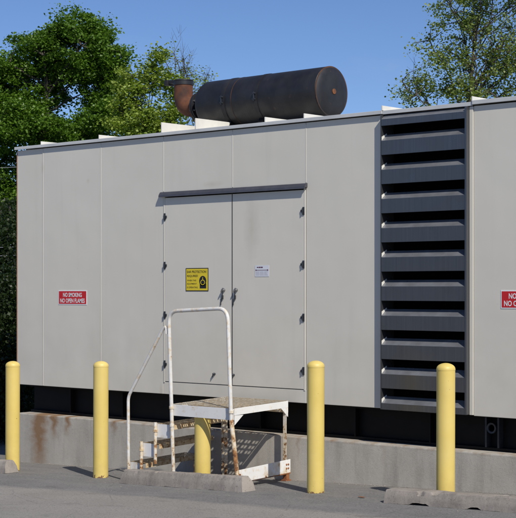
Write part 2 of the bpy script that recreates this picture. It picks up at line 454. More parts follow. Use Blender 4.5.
# doors
xm = seams[4]
def hinge(door, x, z, s):
    bm = bmesh.new()
    box(bm, x - 0.010, x + 0.010, -0.012, -0.002, z - 0.036, z + 0.036, 0.002)
    tube(bm, [(x + 0.004 * s, -0.020, z - 0.022), (x + 0.004 * s, -0.020, z + 0.022)], 0.006, 8)
    box(bm, x + (0.008 if s > 0 else -0.030), x + (0.030 if s > 0 else -0.008), -0.016, -0.005, z - 0.012, z + 0.012, 0.003)
    obj('hinge', bm, M['hw'], door, smooth=True)
def handle(door, x, z):
    bm = bmesh.new()
    lathe(bm, [(0.016, 0), (0.016, -0.022), (0.012, -0.03)], 'Y', (x, -0.002, z), 14)
    tube(bm, [(x + 0.012, -0.030, z + 0.018), (x, -0.036, z), (x - 0.014, -0.034, z - 0.022)], [0.007, 0.009, 0.006], 8)
    h = obj('handle', bm, M['chrome'], door, smooth=True)
    bm = bmesh.new()
    tube(bm, round_path([(x - 0.008, -0.024, z - 0.015), (x - 0.014, -0.014, z - 0.06), (x - 0.034, -0.012, z - 0.095), (x - 0.040, -0.011, z - 0.145)], 0.03, 4), 0.0045, 6)
    tube(bm, [(x - 0.012, -0.016, z - 0.05), (x - 0.015, -0.013, z - 0.085)], 0.010, 8)
    obj('keeper_cord', bm, M['hw'], door, smooth=True)
for s in (0, 1):
    x0, x1 = ((seams[3] + 0.026, xm - 0.0035), (xm + 0.0035, seams[5] - 0.026))[s]
    bm = bmesh.new(); box(bm, x0, x1, -0.004, 0.04, DZB, DZT, 0.002)
    d = obj('door', bm, M['panel'], enc)
    if s == 0:
        for py in (217, 265.5, 315, 364): hinge(d, seams[3] + 0.024, wz(165.3, py), 1)
        handle(d, wx(224.5), wz(224.5, 290))
    else:
        for py in (211, 264.5, 317.6, 371): hinge(d, seams[5] - 0.024, wz(303.5, py), -1)
        handle(d, wx(237), wz(237, 290))
    bm = bmesh.new(); kx = (wx(215), wx(234.2))[s]; kz = (wz(215, 374), wz(234, 375))[s]
    lathe(bm, [(0.012, 0), (0.012, -0.02), (0.008, -0.026)], 'Y', (kx, -0.004, kz), 10)
    tube(bm, [(kx, -0.024, kz), (kx - 0.018, -0.022, kz - 0.03)], 0.005, 6)
    obj('latch', bm, M['hw'], d, smooth=True)
bm = bmesh.new(); box(bm, xm - .0042, xm + .0042, -.0055, -.0005, DZB + .002, DZT + .018)
obj('door_gasket', bm, M['gap'], enc)
# louvre
lx0, lx1 = seams[6], seams[7]
LY = -0.052
bm = bmesh.new()
box(bm, lx0, lx0 + 0.006, LY, 0.043, ZB - 0.004, ZT - 0.035)
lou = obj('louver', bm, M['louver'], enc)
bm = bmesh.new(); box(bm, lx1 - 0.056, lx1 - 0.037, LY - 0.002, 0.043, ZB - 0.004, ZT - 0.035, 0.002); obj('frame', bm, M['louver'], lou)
bm = bmesh.new(); box(bm, lx1 - 0.036, lx1 - 0.001, -0.014, 0.043, ZB - 0.006, ZT - 0.035, 0.003); obj('frame', bm, M['panel'], lou, label='light grey painted edge strip')
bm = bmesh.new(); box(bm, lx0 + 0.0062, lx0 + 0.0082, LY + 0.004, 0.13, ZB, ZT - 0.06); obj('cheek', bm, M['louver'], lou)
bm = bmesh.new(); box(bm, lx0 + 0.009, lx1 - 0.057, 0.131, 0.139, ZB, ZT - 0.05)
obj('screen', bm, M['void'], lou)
bx0, bx1 = lx0 + 0.0085, lx1 - 0.0565
for k in range(11):
    b0 = CAMZ + 1.412 - 0.2506 * k; t0 = b0 + 0.122
    if k == 0: t0 = ZT - 0.075
    if k == 10: b0 = ZB - 0.004
    rise, back = (0.056, 0.024) if k else (0.038, 0.0)
    yi = LY + 0.002
    pr = [(yi, b0), (yi, t0), (back, t0 + rise), (back + 0.02, t0 + rise), (back + 0.02, t0 + rise - 0.003), (back, t0 + rise - 0.003), (yi + 0.003, t0 - 0.002), (yi + 0.003, b0 + 0.003), (yi + 0.022, b0 + 0.003), (yi + 0.022, b0)]
    bm = bmesh.new()
    ra = [bm.verts.new((bx0, y, z)) for y, z in pr]; rb = [bm.verts.new((bx1, y, z)) for y, z in pr]
    for i in range(len(pr)):
        j = (i + 1) % len(pr); bm.faces.new((ra[i], ra[j], rb[j], rb[i]))
    bm.faces.new(ra); bm.faces.new(rb[::-1])
    bmesh.ops.recalc_face_normals(bm, faces=bm.faces)
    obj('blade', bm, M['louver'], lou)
    if k:      # added pale tab standing in for the bright glint at each blade's left end
        bm = bmesh.new()
        p = [(yi + .004, t0 + .004), (back, t0 + rise + .001), (back, t0 + rise + .012), (yi + .004, t0 + .034)]
        a = [bm.verts.new((bx0 + .0005, y, z)) for y, z in p]; c = [bm.verts.new((bx0 + .0035, y, z)) for y, z in p]
        bm.faces.new(a); bm.faces.new(c[::-1])
        for i in range(4):
            j = (i + 1) % 4; bm.faces.new((a[i], a[j], c[j], c[i]))
        bmesh.ops.recalc_face_normals(bm, faces=bm.faces)
        obj('glint_tab', bm, M['flange'], lou)
# roof
bm = bmesh.new()
box(bm, XL - 0.006, XR + 0.03, -0.012, DEPTH + 0.05, ZT - 0.006, ZT + 0.004)
obj('roof', bm, M['roof'], enc)
bm = bmesh.new()
box(bm, XL - 0.010, lx0 - 0.002, -0.030, -0.013, ZT - 0.026, ZT + 0.006, 0.003)
box(bm, lx1 + 0.002, XR + 0.034, -0.034, -0.013, ZT - 0.022, ZT + 0.012, 0.003)
box(bm, lx0 + 0.002, lx1 - 0.002, -0.024, -0.013, ZT - 0.030, ZT + 0.002, 0.002)
obj('roof_trim', bm, M['trim'], enc)
for px, h, wd in ((43, .040, .010), (101, .046, .010), (163.5, .105, .012), (197.5, .110, .014), (267, .052, .012), (306, .048, .010), (384, .046, .012), (474, .046, .012)):
    x = wx(px); bm = bmesh.new()
    box(bm, x - wd / 2, x + wd / 2, -0.030, 2.5, ZT + 0.0045, ZT + h, 0.002)
    box(bm, x - 0.03, x - wd / 2 - 0.0005, 0.0, 2.5, ZT + 0.0045, ZT + 0.010)
    obj('roof_flange', bm, M['flange'], enc)
# skid
bm = bmesh.new()
SY = 0.20
box(bm, XL + 0.05, XR - 0.05, SY, SY + 0.06, ZC + 0.03, ZB - 0.03)
box(bm, XL + 0.05, XR - 0.05, SY - 0.05, SY + 0.06, ZC + 0.006, ZC + 0.029, 0.003)
box(bm, XL + 0.04, XR - 0.04, SY - 0.06, SY + 0.06, ZB - 0.029, ZB - 0.003, 0.003)
box(bm, XL + 0.05, XR - 0.05, DEPTH - 0.25, DEPTH - 0.15, ZC + 0.006, ZB - 0.003)
sk = obj('base_skid', bm, M['skid'], enc)
for px in (60, 112, 250, 345, 420):
    x = wx(px); bm = bmesh.new()
    box(bm, x - 0.006, x + 0.006, SY - 0.058, SY - 0.001, ZC + 0.030, ZB - 0.030)
    obj('stiffener', bm, M['skid'], sk)
bm = bmesh.new()      # lifting plate with a round eye
xp = wx(493, .15); zc = wz(493, 428, .15)
ri, ro = 0.030, 0.045
lathe(bm, [(ri, 0), (ri, -0.02), (ro, -0.022), (ro, 0)], 'Y', (xp, SY - 0.055, zc), 20)
for s in (-1, 1): box(bm, xp + s * 0.06 - 0.008, xp + s * 0.06 + 0.008, SY - 0.065, SY - 0.002, ZC + 0.03, ZB - 0.03)
obj('lifting_plate', bm, M['hw'], sk)

# ------------------------------------------------------------------ concrete foundation
st = [(wx(41), .17, ZC, ZC - 0.85, 0.85), (wx(55), .08, ZC, ZC - 0.28, 0.8), (wx(69), .07, ZC, ZC - 0.22, 0.7), (wx(115), .06, ZC, ZC - .15, .6),
      (wx(162), .05, ZC, ZC - 0.4, 0.3), (wx(300), .03, ZC, ZC - .30, .25), (wx(385), .04, ZC, ZC - .3, .15)]

mconc = mat_concrete('foundation_concrete', (0.38, 0.353, 0.31), (0.48, 0.453, 0.405), [(x, w, 0.0, zb - zt, s) for (x, w, zt, zb, s) in st], (0.0, -0.03), 45)
bm = bmesh.new()
box(bm, XL + 0.02, XR + 0.4, -0.022, DEPTH + 0.25, ZC - 1.0, ZC, 0.012)
o = obj('concrete_foundation', bm, mconc, origin=(0, 0, ZC)); tag(o, 'rust streaked grey concrete plinth under the generator housing', 'concrete plinth')

# ------------------------------------------------------------------ muffler
MN = 0.6
mz = wz(337, 91, MN)
mr = 0.238
mx0, mx1 = wx(211, MN), wx(330.5, MN)
muf = thing('exhaust_muffler', 'big black cylindrical exhaust muffler lying on the housing roof with a rusty elbow', 'muffler', ((mx0 + mx1) / 2, MN, ZT))
bm = bmesh.new()
pr = [(0.02, mx0 - 0.050), (0.12, mx0 - 0.045), (0.19, mx0 - 0.026), (0.225, mx0 - 0.008), (mr, mx0 + 0.02), (mr, mx1 - 0.008)]
lathe(bm, pr, 'X', (0, MN, mz), 64)
body = obj('body', bm, M['muffler'], muf, smooth=True)
bm = bmesh.new()
lathe(bm, [(mr + 0.001, mx1 - 0.008), (mr, mx1 + 0.004), (mr - 0.012, mx1 + 0.016), (0.17, mx1 + 0.03), (0.10, mx1 + 0.038), (0.03, mx1 + 0.041)], 'X', (0, MN, mz), 64)
cap = obj('end_cap', bm, M['muffler'], muf, smooth=True)
bm = bmesh.new(); lathe(bm, [(0.026, mx1 + 0.0), (0.026, mx1 + 0.048), (0.018, mx1 + 0.050)], 'X', (0, MN, mz), 20)
obj('drain_plug', bm, M['rustline'], cap, smooth=True, label='rusty orange plug')
for px, w in ((247, 0.0018), (331.5, 0.0020)):
    x = wx(px, MN); bm = bmesh.new()
    lathe(bm, [(mr - 0.01, x - w), (mr + 0.0018, x - w), (mr + 0.0018, x + w), (mr - 0.01, x + w)], 'X', (0, MN, mz), 64)
    obj('weld_seam', bm, M['weld'], muf, smooth=True, label='rusty weld ring')
for px in (238.5, 271):
    x = wx(px, MN); bm = bmesh.new()
    lathe(bm, [(mr - 0.01, x - 0.024), (mr + 0.004, x - 0.024), (mr + 0.004, x + 0.024), (mr - 0.01, x + 0.024)], 'X', (0, MN, mz), 64)
    bd = obj('band', bm, M['muffler'], muf, smooth=True)
    bm = bmesh.new()
    for dz in (0.028, -0.028): box(bm, x - 0.016, x + 0.016, MN - mr - 0.024, MN - mr - 0.002, mz + dz - 0.007, mz + dz + 0.007, 0.002)
    tube(bm, [(x, MN - mr - 0.018, mz - 0.045), (x, MN - mr - 0.018, mz + 0.04)], 0.006, 8)
    obj('clamp_bolt', bm, M['hw'], bd, smooth=True)
for px in (238.5, 271):
    x = wx(px, MN); bm = bmesh.new()
    hexa(bm, [(x - .03, MN - .2, ZT + .005), (x + .03, MN - .2, ZT + .005), (x + .03, MN + .2, ZT + .005), (x - .03, MN + .2, ZT + .005),
              (x - .03, MN - .13, mz - mr + .05), (x + .03, MN - .13, mz - mr + .05), (x + .03, MN + .13, mz - mr + .05), (x - .03, MN + .13, mz - mr + .05)])
    obj('saddle', bm, M['skid'], muf)
# outlet flange, elbow, rain cap
er = 0.097
bm = bmesh.new()
fx = wx(200.5, MN)
tube(bm, [(mx0 - 0.02, MN, mz), (fx, MN, mz)], er, 32)
obj('outlet_pipe', bm, M['rustpipe'], muf, smooth=True)
bm = bmesh.new()
for dx in (0.0, -0.022): lathe(bm, [(er, fx + dx), (0.142, fx + dx), (0.142, fx + dx + 0.014), (er, fx + dx + 0.014)], 'X', (0, MN, mz), 32)
fl = obj('flange', bm, M['muffler'], muf, smooth=True)
for k in range(8):
    a = 2 * PI * (k + 0.5) / 8; bm = bmesh.new()
    y, z = MN + 0.122 * math.cos(a), mz + 0.122 * math.sin(a)
    tube(bm, [(fx - 0.038, y, z), (fx + 0.03, y, z)], 0.009, 6)
    obj('bolt', bm, M['chrome'], fl)
bm = bmesh.new()
ex = fx - 0.022; ecx = wx(183.5, MN); rb = 0.115
path = [(ex, MN, mz)]; ex = ecx + rb + 0.02
for i in range(0, 5):          # mitred segments
    a = PI / 2 * i / 4
    path.append((ex - 0.02 - rb * math.sin(a), MN, mz + rb * (1 - math.cos(a))))
ztop = wz(183, 82, MN)
path.append((path[-1][0], MN, ztop))
tube(bm, path, er, 32, cap=False)
elb = obj('elbow', bm, M['rustpipe'], muf, smooth=True, label='rusty orange elbow pipe')
bm = bmesh.new()
lathe(bm, [(er + 0.001, ztop - 0.035), (er + 0.006, ztop - 0.035), (er + 0.006, ztop + 0.004), (er + 0.001, ztop + 0.004)], 'Z', (ecx, MN, 0), 32)
obj('collar', bm, M['muffler'], elb, smooth=True)
bm = bmesh.new()
lathe(bm, [(er + 0.004, ztop + 0.006), (er + 0.008, ztop + 0.010), (er + 0.004, ztop + 0.018), (0.02, ztop + 0.022)], 'Z', (ecx, MN, 0), 28)
box(bm, ecx - 0.225, ecx - 0.07, MN - 0.03, MN + 0.03, ztop - 0.006, ztop + 0.030, 0.004)
box(bm, ecx - 0.235, ecx - 0.190, MN - 0.05, MN + 0.05, ztop - 0.022, ztop + 0.034, 0.004)
obj('rain_cap', bm, M['muffler'], muf, smooth=True)

# ------------------------------------------------------------------ signs
def sign_base(name, label, x0, x1, z0, z1, y, mats, group=None, border=0.006):
    t = thing(name, label, 'sign', ((x0 + x1) / 2, y, z0), group)
    bm = bmesh.new(); box(bm, x0, x1, y - 0.0025, y - 0.0005, z0, z1, 0.0008); obj('backing', bm, mats[0], t)
    bm = bmesh.new(); box(bm, x0 + border, x1 - border, y - 0.0034, y - 0.0026, z0 + border, z1 - border); obj('field', bm, mats[1], t)
    return t
def red_sign(px0, px1, py0, py1, label, y, w=None):
    pm = (px0 + (px1 or px0)) / 2
    x0 = wx(px0, y); x1 = wx(px1, y) if px1 else x0 + w
    z1 = wz(px0, py0, y); z0 = wz(px0, py1, y)
    t = sign_base('safety_sign', label, x0, x1, z0, z1, y, (M['white'], M['red']), 'no smoking signs on the housing wall', 0.009)
    W_, H_ = x1 - x0, z1 - z0
    bm = text_bm('NO SMOKING', W_ * 0.66, H_ * 0.30, x0 + W_ * 0.17, z0 + H_ * 0.535, y - 0.0042)
    merge(bm, text_bm('NO OPEN FLAMES', W_ * 0.86, H_ * 0.30, x0 + W_ * 0.07, z0 + H_ * 0.135, y - 0.0042))
    obj('lettering', bm, M['white'], t)
    return W_
sw = red_sign(58.6, 87.0, 290.3, 304.6, 'red NO SMOKING NO OPEN FLAMES sign left of the doors', -0.0005)
red_sign(501.0, None, 290.2, 308.6, 'red NO SMOKING sign right of the dark louvre, cut by the photo edge', -0.0065, sw)
x0, x1 = wx(186.2), wx(208.8); z1, z0 = wz(197, 268.0), wz(197, 291.2)
y = -0.0045
t = sign_base('ear_protection_sign', 'square yellow ear protection sign with black border on the left door', x0, x1, z0, z1, y, (M['black'], M['yellow']), None, 0.008)
W_, H_ = x1 - x0, z1 - z0
bm = text_bm('EAR PROTECTION', W_ * .84, H_ * .105, x0 + W_ * .07, z0 + H_ * .785, y - .0042, off=0.012)
merge(bm, text_bm('REQUIRED', W_ * .48, H_ * .105, x0 + W_ * .07, z0 + H_ * .60, y - .0042, off=0.012))
merge(bm, text_bm('WHEN THIS', W_ * .40, H_ * .07, x0 + W_ * .07, z0 + H_ * .43, y - .0042, off=0.004))
merge(bm, text_bm('EQUIPMENT', W_ * .43, H_ * .07, x0 + W_ * .07, z0 + H_ * .28, y - .0042, off=0.004))
merge(bm, text_bm('IS OPERATING', W_ * .47, H_ * .07, x0 + W_ * .07, z0 + H_ * .13, y - .0042, off=0.004))
obj('lettering', bm, M['black'], t)
def disc(bm, cx, cz, rx, rz, y, n=24):
    bm.faces.new([bm.verts.new((cx + rx * math.cos(2 * PI * k / n), y, cz + rz * math.sin(2 * PI * k / n))) for k in range(n)])
bm = bmesh.new(); cx, cz = x0 + W_ * .76, z0 + H_ * .38
disc(bm, cx, cz + H_ * .06, W_ * .155, H_ * .22, y - .0040)
box(bm, cx - W_ * .13, cx + W_ * .15, y - .0040, y - .0036, cz - H_ * .26, cz - H_ * .05)
pic = obj('pictogram', bm, M['black'], t)
bm = bmesh.new()
n = 24
for (ri, ro, zz) in ((.075, .10, 0.0),):
    a = [bm.verts.new((cx + W_ * ri * math.cos(2 * PI * k / n), y - .0048, cz + H_ * ri * 1.15 * math.sin(2 * PI * k / n))) for k in range(n)]
    b = [bm.verts.new((cx + W_ * ro * math.cos(2 * PI * k / n), y - .0048, cz + H_ * ro * 1.15 * math.sin(2 * PI * k / n))) for k in range(n)]
    for k in range(n): bm.faces.new((a[k], a[(k + 1) % n], b[(k + 1) % n], b[k]))
box(bm, cx - W_ * .012, cx + W_ * .012, y - .0050, y - .0046, cz + H_ * .11, cz + H_ * .22)
obj('ear_muff', bm, M['yellow'], pic)
x0, x1 = wx(255.4), wx(269.4); z1, z0 = wz(262, 265.4), wz(262, 276.6)
t = thing('notice_sticker', 'small white notice with purple stripe on the right door', 'notice', ((x0 + x1) / 2, y, z0))
bm = bmesh.new(); box(bm, x0, x1, y - .0018, y - .0004, z0, z1); obj('paper', bm, M['notice'], t)
W_, H_ = x1 - x0, z1 - z0
bm = bmesh.new()
for a, b, c, d in ((.14, .26, .78, .87), (.28, .40, .77, .88), (.42, .56, .77, .88), (.04, .12, .53, .63), (.86, .95, .53, .63), (.12, .86, .555, .60)):
    box(bm, x0 + W_ * a, x0 + W_ * b, y - .0024, y - .0019, z0 + H_ * c, z0 + H_ * d)
obj('printed_stripe', bm, M['ink'], t)
bm = bmesh.new()
for i in range(4):
    zz = .12 + .10 * i
    for a, b in ((.06, .30 + .03 * (i % 2)), (.36, .62), (.66, .93 - .05 * (i % 3))):
        box(bm, x0 + W_ * a, x0 + W_ * b, y - .0024, y - .0019, z0 + H_ * zz, z0 + H_ * (zz + .035))
obj('fine_print', bm, M['faint'], t)

# ------------------------------------------------------------------ bollards
BN, BR = -0.70, 0.0725
def bollard(px, top_py, label, height=None):
    x = wx(px, BN); g = gz(x)
    h = height or (wz(px, top_py, BN) - g)
    t = thing('bollard', label, 'bollard', (x, BN, g), 'yellow bollards along the housing')
    bm = bmesh.new()
    lathe(bm, [(BR, g - 0.05), (BR, g + h - 0.055)], 'Z', (x, BN, 0), 48)
    obj('post', bm, M['bollard'], t, smooth=True)
    bm = bmesh.new()
    pr = [(BR + 0.0015, g + h - 0.056), (BR + 0.0015, g + h - 0.046)]
    for i in range(1, 9):
        a = PI / 2 * i / 9; pr.append((BR * math.cos(a) + 0.001, g + h - 0.046 + 0.046 * math.sin(a)))
    pr.append((0.005, g + h))
    lathe(bm, pr, 'Z', (x, BN, 0), 48)
    obj('domed_cap', bm, M['bollard'], t, smooth=True)
    t.rotation_euler = (math.sin(px) * .004, math.cos(px * 3) * .004, px)
    return x, g
bollard(12.5, 361, 'yellow steel bollard at the far left corner of the housing, beside a concrete wheel stop')
bollard(100.7, 361, 'yellow steel bollard standing alone under the left no smoking sign')
b5 = bollard(202.5, 410, 'short yellow bollard tucked under the metal step platform, rust spotted')
bollard(315.6, 360.5, 'yellow steel bollard just right of the metal steps')
bollard(445.6, 363, 'yellow steel bollard in front of the dark louvre, behind the right wheel stop')

# ------------------------------------------------------------------ wheel stops
def wheel_stop(x0, x1, n0, label, seed, hgt=0.125, wd=0.165, notches=(), slope=0.30):
    rnd = random.Random(seed); nz = lambda p, f, a: (mnoise.noise(Vector(p) * f) ) * a
    bm = bmesh.new()
    L = x1 - x0; nseg = 64
    prof = [(0.0, 0.0), (0.010, hgt * .5), (0.035, hgt * .93), (0.048, hgt), (wd - 0.048, hgt), (wd - 0.035, hgt * .93), (wd - 0.010, hgt * .5), (wd, 0.0)]
    rings = []
    for i in range(nseg + 1):
        u = i / nseg; x = x0 + L * u
        endk = max(0, 1 - min(u, 1 - u) * L / 0.06)
        ring = []
        for j, (yy, zz) in enumerate(prof):
            inset = endk * zz * slope
            xx = x + (inset if u < .5 else -inset) + rnd.uniform(-.003, .003) * (endk > 0)
            lift = 0.0
            if j == 0:
                for a, b in notches:
                    if a < x < b: lift = 0.013 + rnd.uniform(0, .006)
            q = nz((xx, yy + seed, zz), 7, .006)
            ring.append(bm.verts.new((xx, n0 + yy + q, gz(xx) + zz + lift + 0.001 + nz((xx + 3, yy, zz + seed), 9, .006))))
        rings.append(ring)
    m_ = len(prof)
    for a, b in zip(rings, rings[1:]):
        for j in range(m_): bm.faces.new((a[j], b[j], b[(j + 1) % m_], a[(j + 1) % m_]))
    bm.faces.new(rings[0]); bm.faces.new(rings[-1][::-1])
    bmesh.ops.recalc_face_normals(bm, faces=bm.faces)
    bmesh.ops.subdivide_edges(bm, edges=bm.edges, cuts=2, use_grid_fill=True)
    for v in bm.verts: v.co += Vector((rnd.uniform(-1, 1), rnd.uniform(-1, 1), rnd.uniform(-1, 1))) * .0008
    for v in bm.verts:      # broken arrises
        c = mnoise.noise(v.co * 14 + Vector((seed, 0, 0)))
        if c > .36 and v.co.z - gz(v.co.x) > hgt * .8: v.co.z -= (c - .36) * .08
    xm_ = (x0 + x1) / 2
    o = obj('wheel_stop', bm, M['stop'], smooth=False, origin=(xm_, n0 + wd / 2, gz(xm_)))
    me = o.data; me.polygons.foreach_set('use_smooth', [True] * len(me.polygons))
    try: me.set_sharp_from_angle(angle=R(28))
    except Exception: pass
    tag(o, label, 'wheel stop', 'concrete wheel stops')
M['stop'] = mat_concrete('wheel_stop_concrete', (0.215, 0.19, 0.166), (0.335, 0.30, 0.268), agg=38, pit=0.6)
SN = -0.985
wheel_stop(wx(119, SN), wx(242.5, SN), SN, 'weathered concrete wheel stop in front of the metal steps', 1)
xs3 = wx(383, SN - .02)
wheel_stop(xs3, xs3 + 2.0, SN - .02, 'concrete wheel stop in front of the louvre, its base chipped', 2, 0.105, 0.20,
           ((xs3 + .27, xs3 + .42), (xs3 + .80, xs3 + .90)), 0.06)
xe = wx(5.5, SN + .05)
wheel_stop(xe - 1.85, xe, SN + .05, 'concrete wheel stop at the far left photo edge', 3)

# ------------------------------------------------------------------ metal steps
NF, NB = -0.80, -0.085
XP0, XP1 = wx(172, NF), wx(234, NF)             # platform in x
zpf, zpb = CAMZ - 1.028, CAMZ - 1.000           # platform top, front and back
stp = thing('metal_steps', 'rusty white metal steps with perforated landing and handrail below the doors', 'steps', ((XP0 + XP1) / 2, (NF + NB) / 2, gz(XP0)))
def zdeck(y): return zpf + (zpb - zpf) * (y - NF) / (NB - NF)
def grating(x0, x1, y0, y1, zfun, name, mat, parent, nx_groups, pitch=0.030):
    """perforated safety plate: groups of three slots in a row, real holes"""
    bm = bmesh.new()
    # divisions along y: slots and bars; along x: groups
    ysl = [y0]; flags = [False]
    y = y0 + 0.02; 
    while y + 0.075 < y1:
        for k in range(3):
            ysl += [y]; flags.append('b'); ysl += [y + 0.013]; flags.append('h'); y += 0.024
        y += 0.028
    ysl.append(y1)
    # rebuild explicit intervals
    iv = []; prev = y0
    y = y0 + 0.02
    while y + 0.075 < y1:
        for k in range(3):
            iv.append((prev, y, False)); iv.append((y, y + 0.013, True)); prev = y + 0.013; y += 0.024
        y += 0.028
    iv.append((prev, y1, False))
    xv = []; prev = x0; gw = (x1 - x0) / nx_groups
    for g in range(nx_groups):
        a = x0 + gw * g + gw * 0.13
        for k in range(2):
            s = a + k * gw * 0.40; e = s + gw * 0.27
            xv.append((prev, s, False)); xv.append((s, e, True)); prev = e
    xv.append((prev, x1, False))
    cache = {}
    def V(x, y):
        key = (round(x, 5), round(y, 5))
        if key not in cache: cache[key] = bm.verts.new((x, y, zfun(y)))
        return cache[key]
    for (xa, xb, hx) in xv:
        for (ya, yb, hy) in iv:
            if hx and hy: continue
            bm.faces.new((V(xa, ya), V(xb, ya), V(xb, yb), V(xa, yb)))
    ret = bmesh.ops.solidify(bm, geom=bm.faces[:], thickness=0.004)
    bmesh.ops.recalc_face_normals(bm, faces=bm.faces)
    return obj(name, bm, mat, parent)
grating(XP0 + .004, XP1 - .004, NF + .004, NB, zdeck, 'platform', M['deck'], stp, 8)
def slab(name, mat, p, bev=0.0015, parent=None, label=None):
    bm = bmesh.new(); hexa(bm, p, bev); return obj(name, bm, mat, parent or stp, label=label)
# front fascia
slab('fascia', M['beam'], [(XP0, NF - .006, zpf - .105), (XP1, NF - .006, zpf - .105), (XP1, NF, zpf - .105), (XP0, NF, zpf - .105),
                           (XP0, NF - .006, zpf - .004), (XP1, NF - .006, zpf - .004), (XP1, NF, zpf - .004), (XP0, NF, zpf - .004)])
# side beam at right, rear beam, left beam
for name, x in (('side_beam', XP1), ('side_beam', XP0 - .006)):
    slab(name, M['beam'], [(x, NF + .001, zpf - .062), (x + .006, NF + .001, zpf - .062), (x + .006, NB, zpb - .062), (x, NB, zpb - .062),
                           (x, NF + .001, zpf - .002), (x + .006, NF + .001, zpf - .002), (x + .006, NB, zpb - .002), (x, NB, zpb - .002)])
slab('rear_beam', M['deck'], [(XP0, NB + .001, zpb - .11), (XP1, NB + .001, zpb - .11), (XP1, NB + .007, zpb - .11), (XP0, NB + .007, zpb - .11),
                              (XP0, NB + .001, zpb - .003), (XP1, NB + .001, zpb - .003), (XP1, NB + .007, zpb - .003), (XP0, NB + .007, zpb - .003)])
# gussets (triangles) on the right side
for ya, yb, zt in ((NF + .002, NF + .115, zpf - .063), (NB - .002, NB - .10, zpb - .063)):
    bm = bmesh.new()
    p = [(ya, zt), (yb, zt), (ya, zt - .085)]
    a = [bm.verts.new((XP1 + .0005, y, z)) for y, z in p]; b = [bm.verts.new((XP1 + .0055, y, z)) for y, z in p]
    bm.faces.new(a); bm.faces.new(b[::-1])
    for i in range(3):
        j = (i + 1) % 3; bm.faces.new((a[i], a[j], b[j], b[i]))
    bmesh.ops.recalc_face_normals(bm, faces=bm.faces)
    obj('gusset', bm, M['beam'], stp)
# cross supports under the deck
for f in (0.33, 0.66):
    y = NF + (NB - NF) * f; bm = bmesh.new()
    box(bm, XP0 + .002, XP1 - .002, y - .003, y + .003, zdeck(y) - .040, zdeck(y) - .006)
    obj('cross_bar', bm, M['tread'], stp)
# rear legs
def leg(pts, r, mat=None, name='leg', seg=12, parent=None, bend=0.05):
    bm = bmesh.new(); tube(bm, round_path(pts, bend), r, seg); return obj(name, bm, mat or M['leg'], parent or stp, smooth=True)
def sqleg(x, y, z0, z1, s=0.017, mat=None, name='leg'):
    bm = bmesh.new()
    box(bm, x - s, x + s, y - s, y - s + .005, z0, z1); box(bm, x - s, x - s + .005, y - s + .0051, y + s, z0, z1)
    return obj(name, bm, mat or M['leg'], stp)
lr = sqleg(XP1 - .010, NB - .012, gz(XP1) + .0, zpb - .064, 0.019)
sqleg(XP0 + .022, NB - .012, gz(XP0), zpb - .064, 0.019)
for x in (XP1 - .008,):
    bm = bmesh.new(); box(bm, x - .035, x + .03, NB - .05, NB + .025, gz(x) - .001, gz(x) + .012, .002); box(bm, x - .022, x + .022, NB - .032, NB + .008, gz(x) + .0125, gz(x) + .07, .003)
    obj('foot', bm, M['rustline'], lr, label='heavily rusted foot')
# low side plate between the right legs
g1 = gz(XP1)
xq = XP1 + .010
zq0f, zq1f = wz(240, 476, NF), wz(240, 465, NF)
slab('kick_plate', M['beam'], [(xq, NF + .03, g1 + .045), (xq + .006, NF + .03, g1 + .045), (xq + .006, NB + .02, g1 + .075), (xq, NB + .02, g1 + .075),
                               (xq, NF + .03, g1 + .155), (xq + .006, NF + .03, g1 + .155), (xq + .006, NB + .02, g1 + .195), (xq, NB + .02, g1 + .195)])
# rusty flange along its bottom
slab('kick_flange', M['rustline'], [(xq - .03, NF + .03, g1 + .038), (xq + .008, NF + .03, g1 + .038), (xq + .008, NB + .02, g1 + .066), (xq - .03, NB + .02, g1 + .066),
                                    (xq - .03, NF + .03, g1 + .0445), (xq + .008, NF + .03, g1 + .0445), (xq + .008, NB + .02, g1 + .0745), (xq - .03, NB + .02, g1 + .0745)], 0, label='rusted through lower lip')
for (yy, zz) in ((NB - .035, .150), (NB - .035, .115), (NF + .06, .115), (NF + .06, .085), (NB - .01, .15), (NB - .01, .115)):
    bm = bmesh.new(); lathe(bm, [(0.009, xq), (0.009, xq + .010), (0.005, xq + .013)], 'X', (0, yy, g1 + zz), 8)
    obj('bolt', bm, M['rustline'], stp)
# railing loop on the front: two posts and a top bar
FR = NF - 0.026
RT = 0.0172
pA0 = (wx(173.8, FR), FR, gz(XP0) + .0); pA1 = (wx(168.6, FR), FR, wz(168.6, 311.3, FR))
pB1 = (wx(227.6, FR), FR, wz(227.6, 308.2, FR)); pB0 = (wx(231.2, FR), FR, wz(231.2, 420, FR))
leg([pA0, pA1, pB1, pB0], RT, M['rail'], 'handrail', 14, bend=0.115)
# rusted front right leg, bent outward
leg([(pB0[0], FR, pB0[2] + .0), (wx(232.5, FR), FR, wz(232.5, 432, FR)), (wx(239.5, NF), NF - .01, g1 + .001)], 0.021, M['rusty_leg'] if 'rusty_leg' in M else mat_rustpaint('rusty_leg_paint', (0.70, 0.66, 0.60), 0.46, 0.56, (0.55, 0.0), 14, 0.14), 'leg', 12, bend=0.1)
# sleeves clamping the rail to the landing
for (p0, p1, z) in ((pA0, pA1, zpf - .03), (pA0, pA1, zpf - .19), (pB0, pB0, zpf - .03)):
    u = 0 if p0 is p1 else (z - p0[2]) / (p1[2] - p0[2]); x = p0[0] + (p1[0] - p0[0]) * u
    bm = bmesh.new(); tube(bm, [(x, FR, z - .012), (x, FR, z + .012)], RT + .005, 12)
    box(bm, x - .010, x + .010, FR + .004, NF - .0065, z - .011, z + .011)
    obj('bracket', bm, M['deck'], stp, smooth=True)
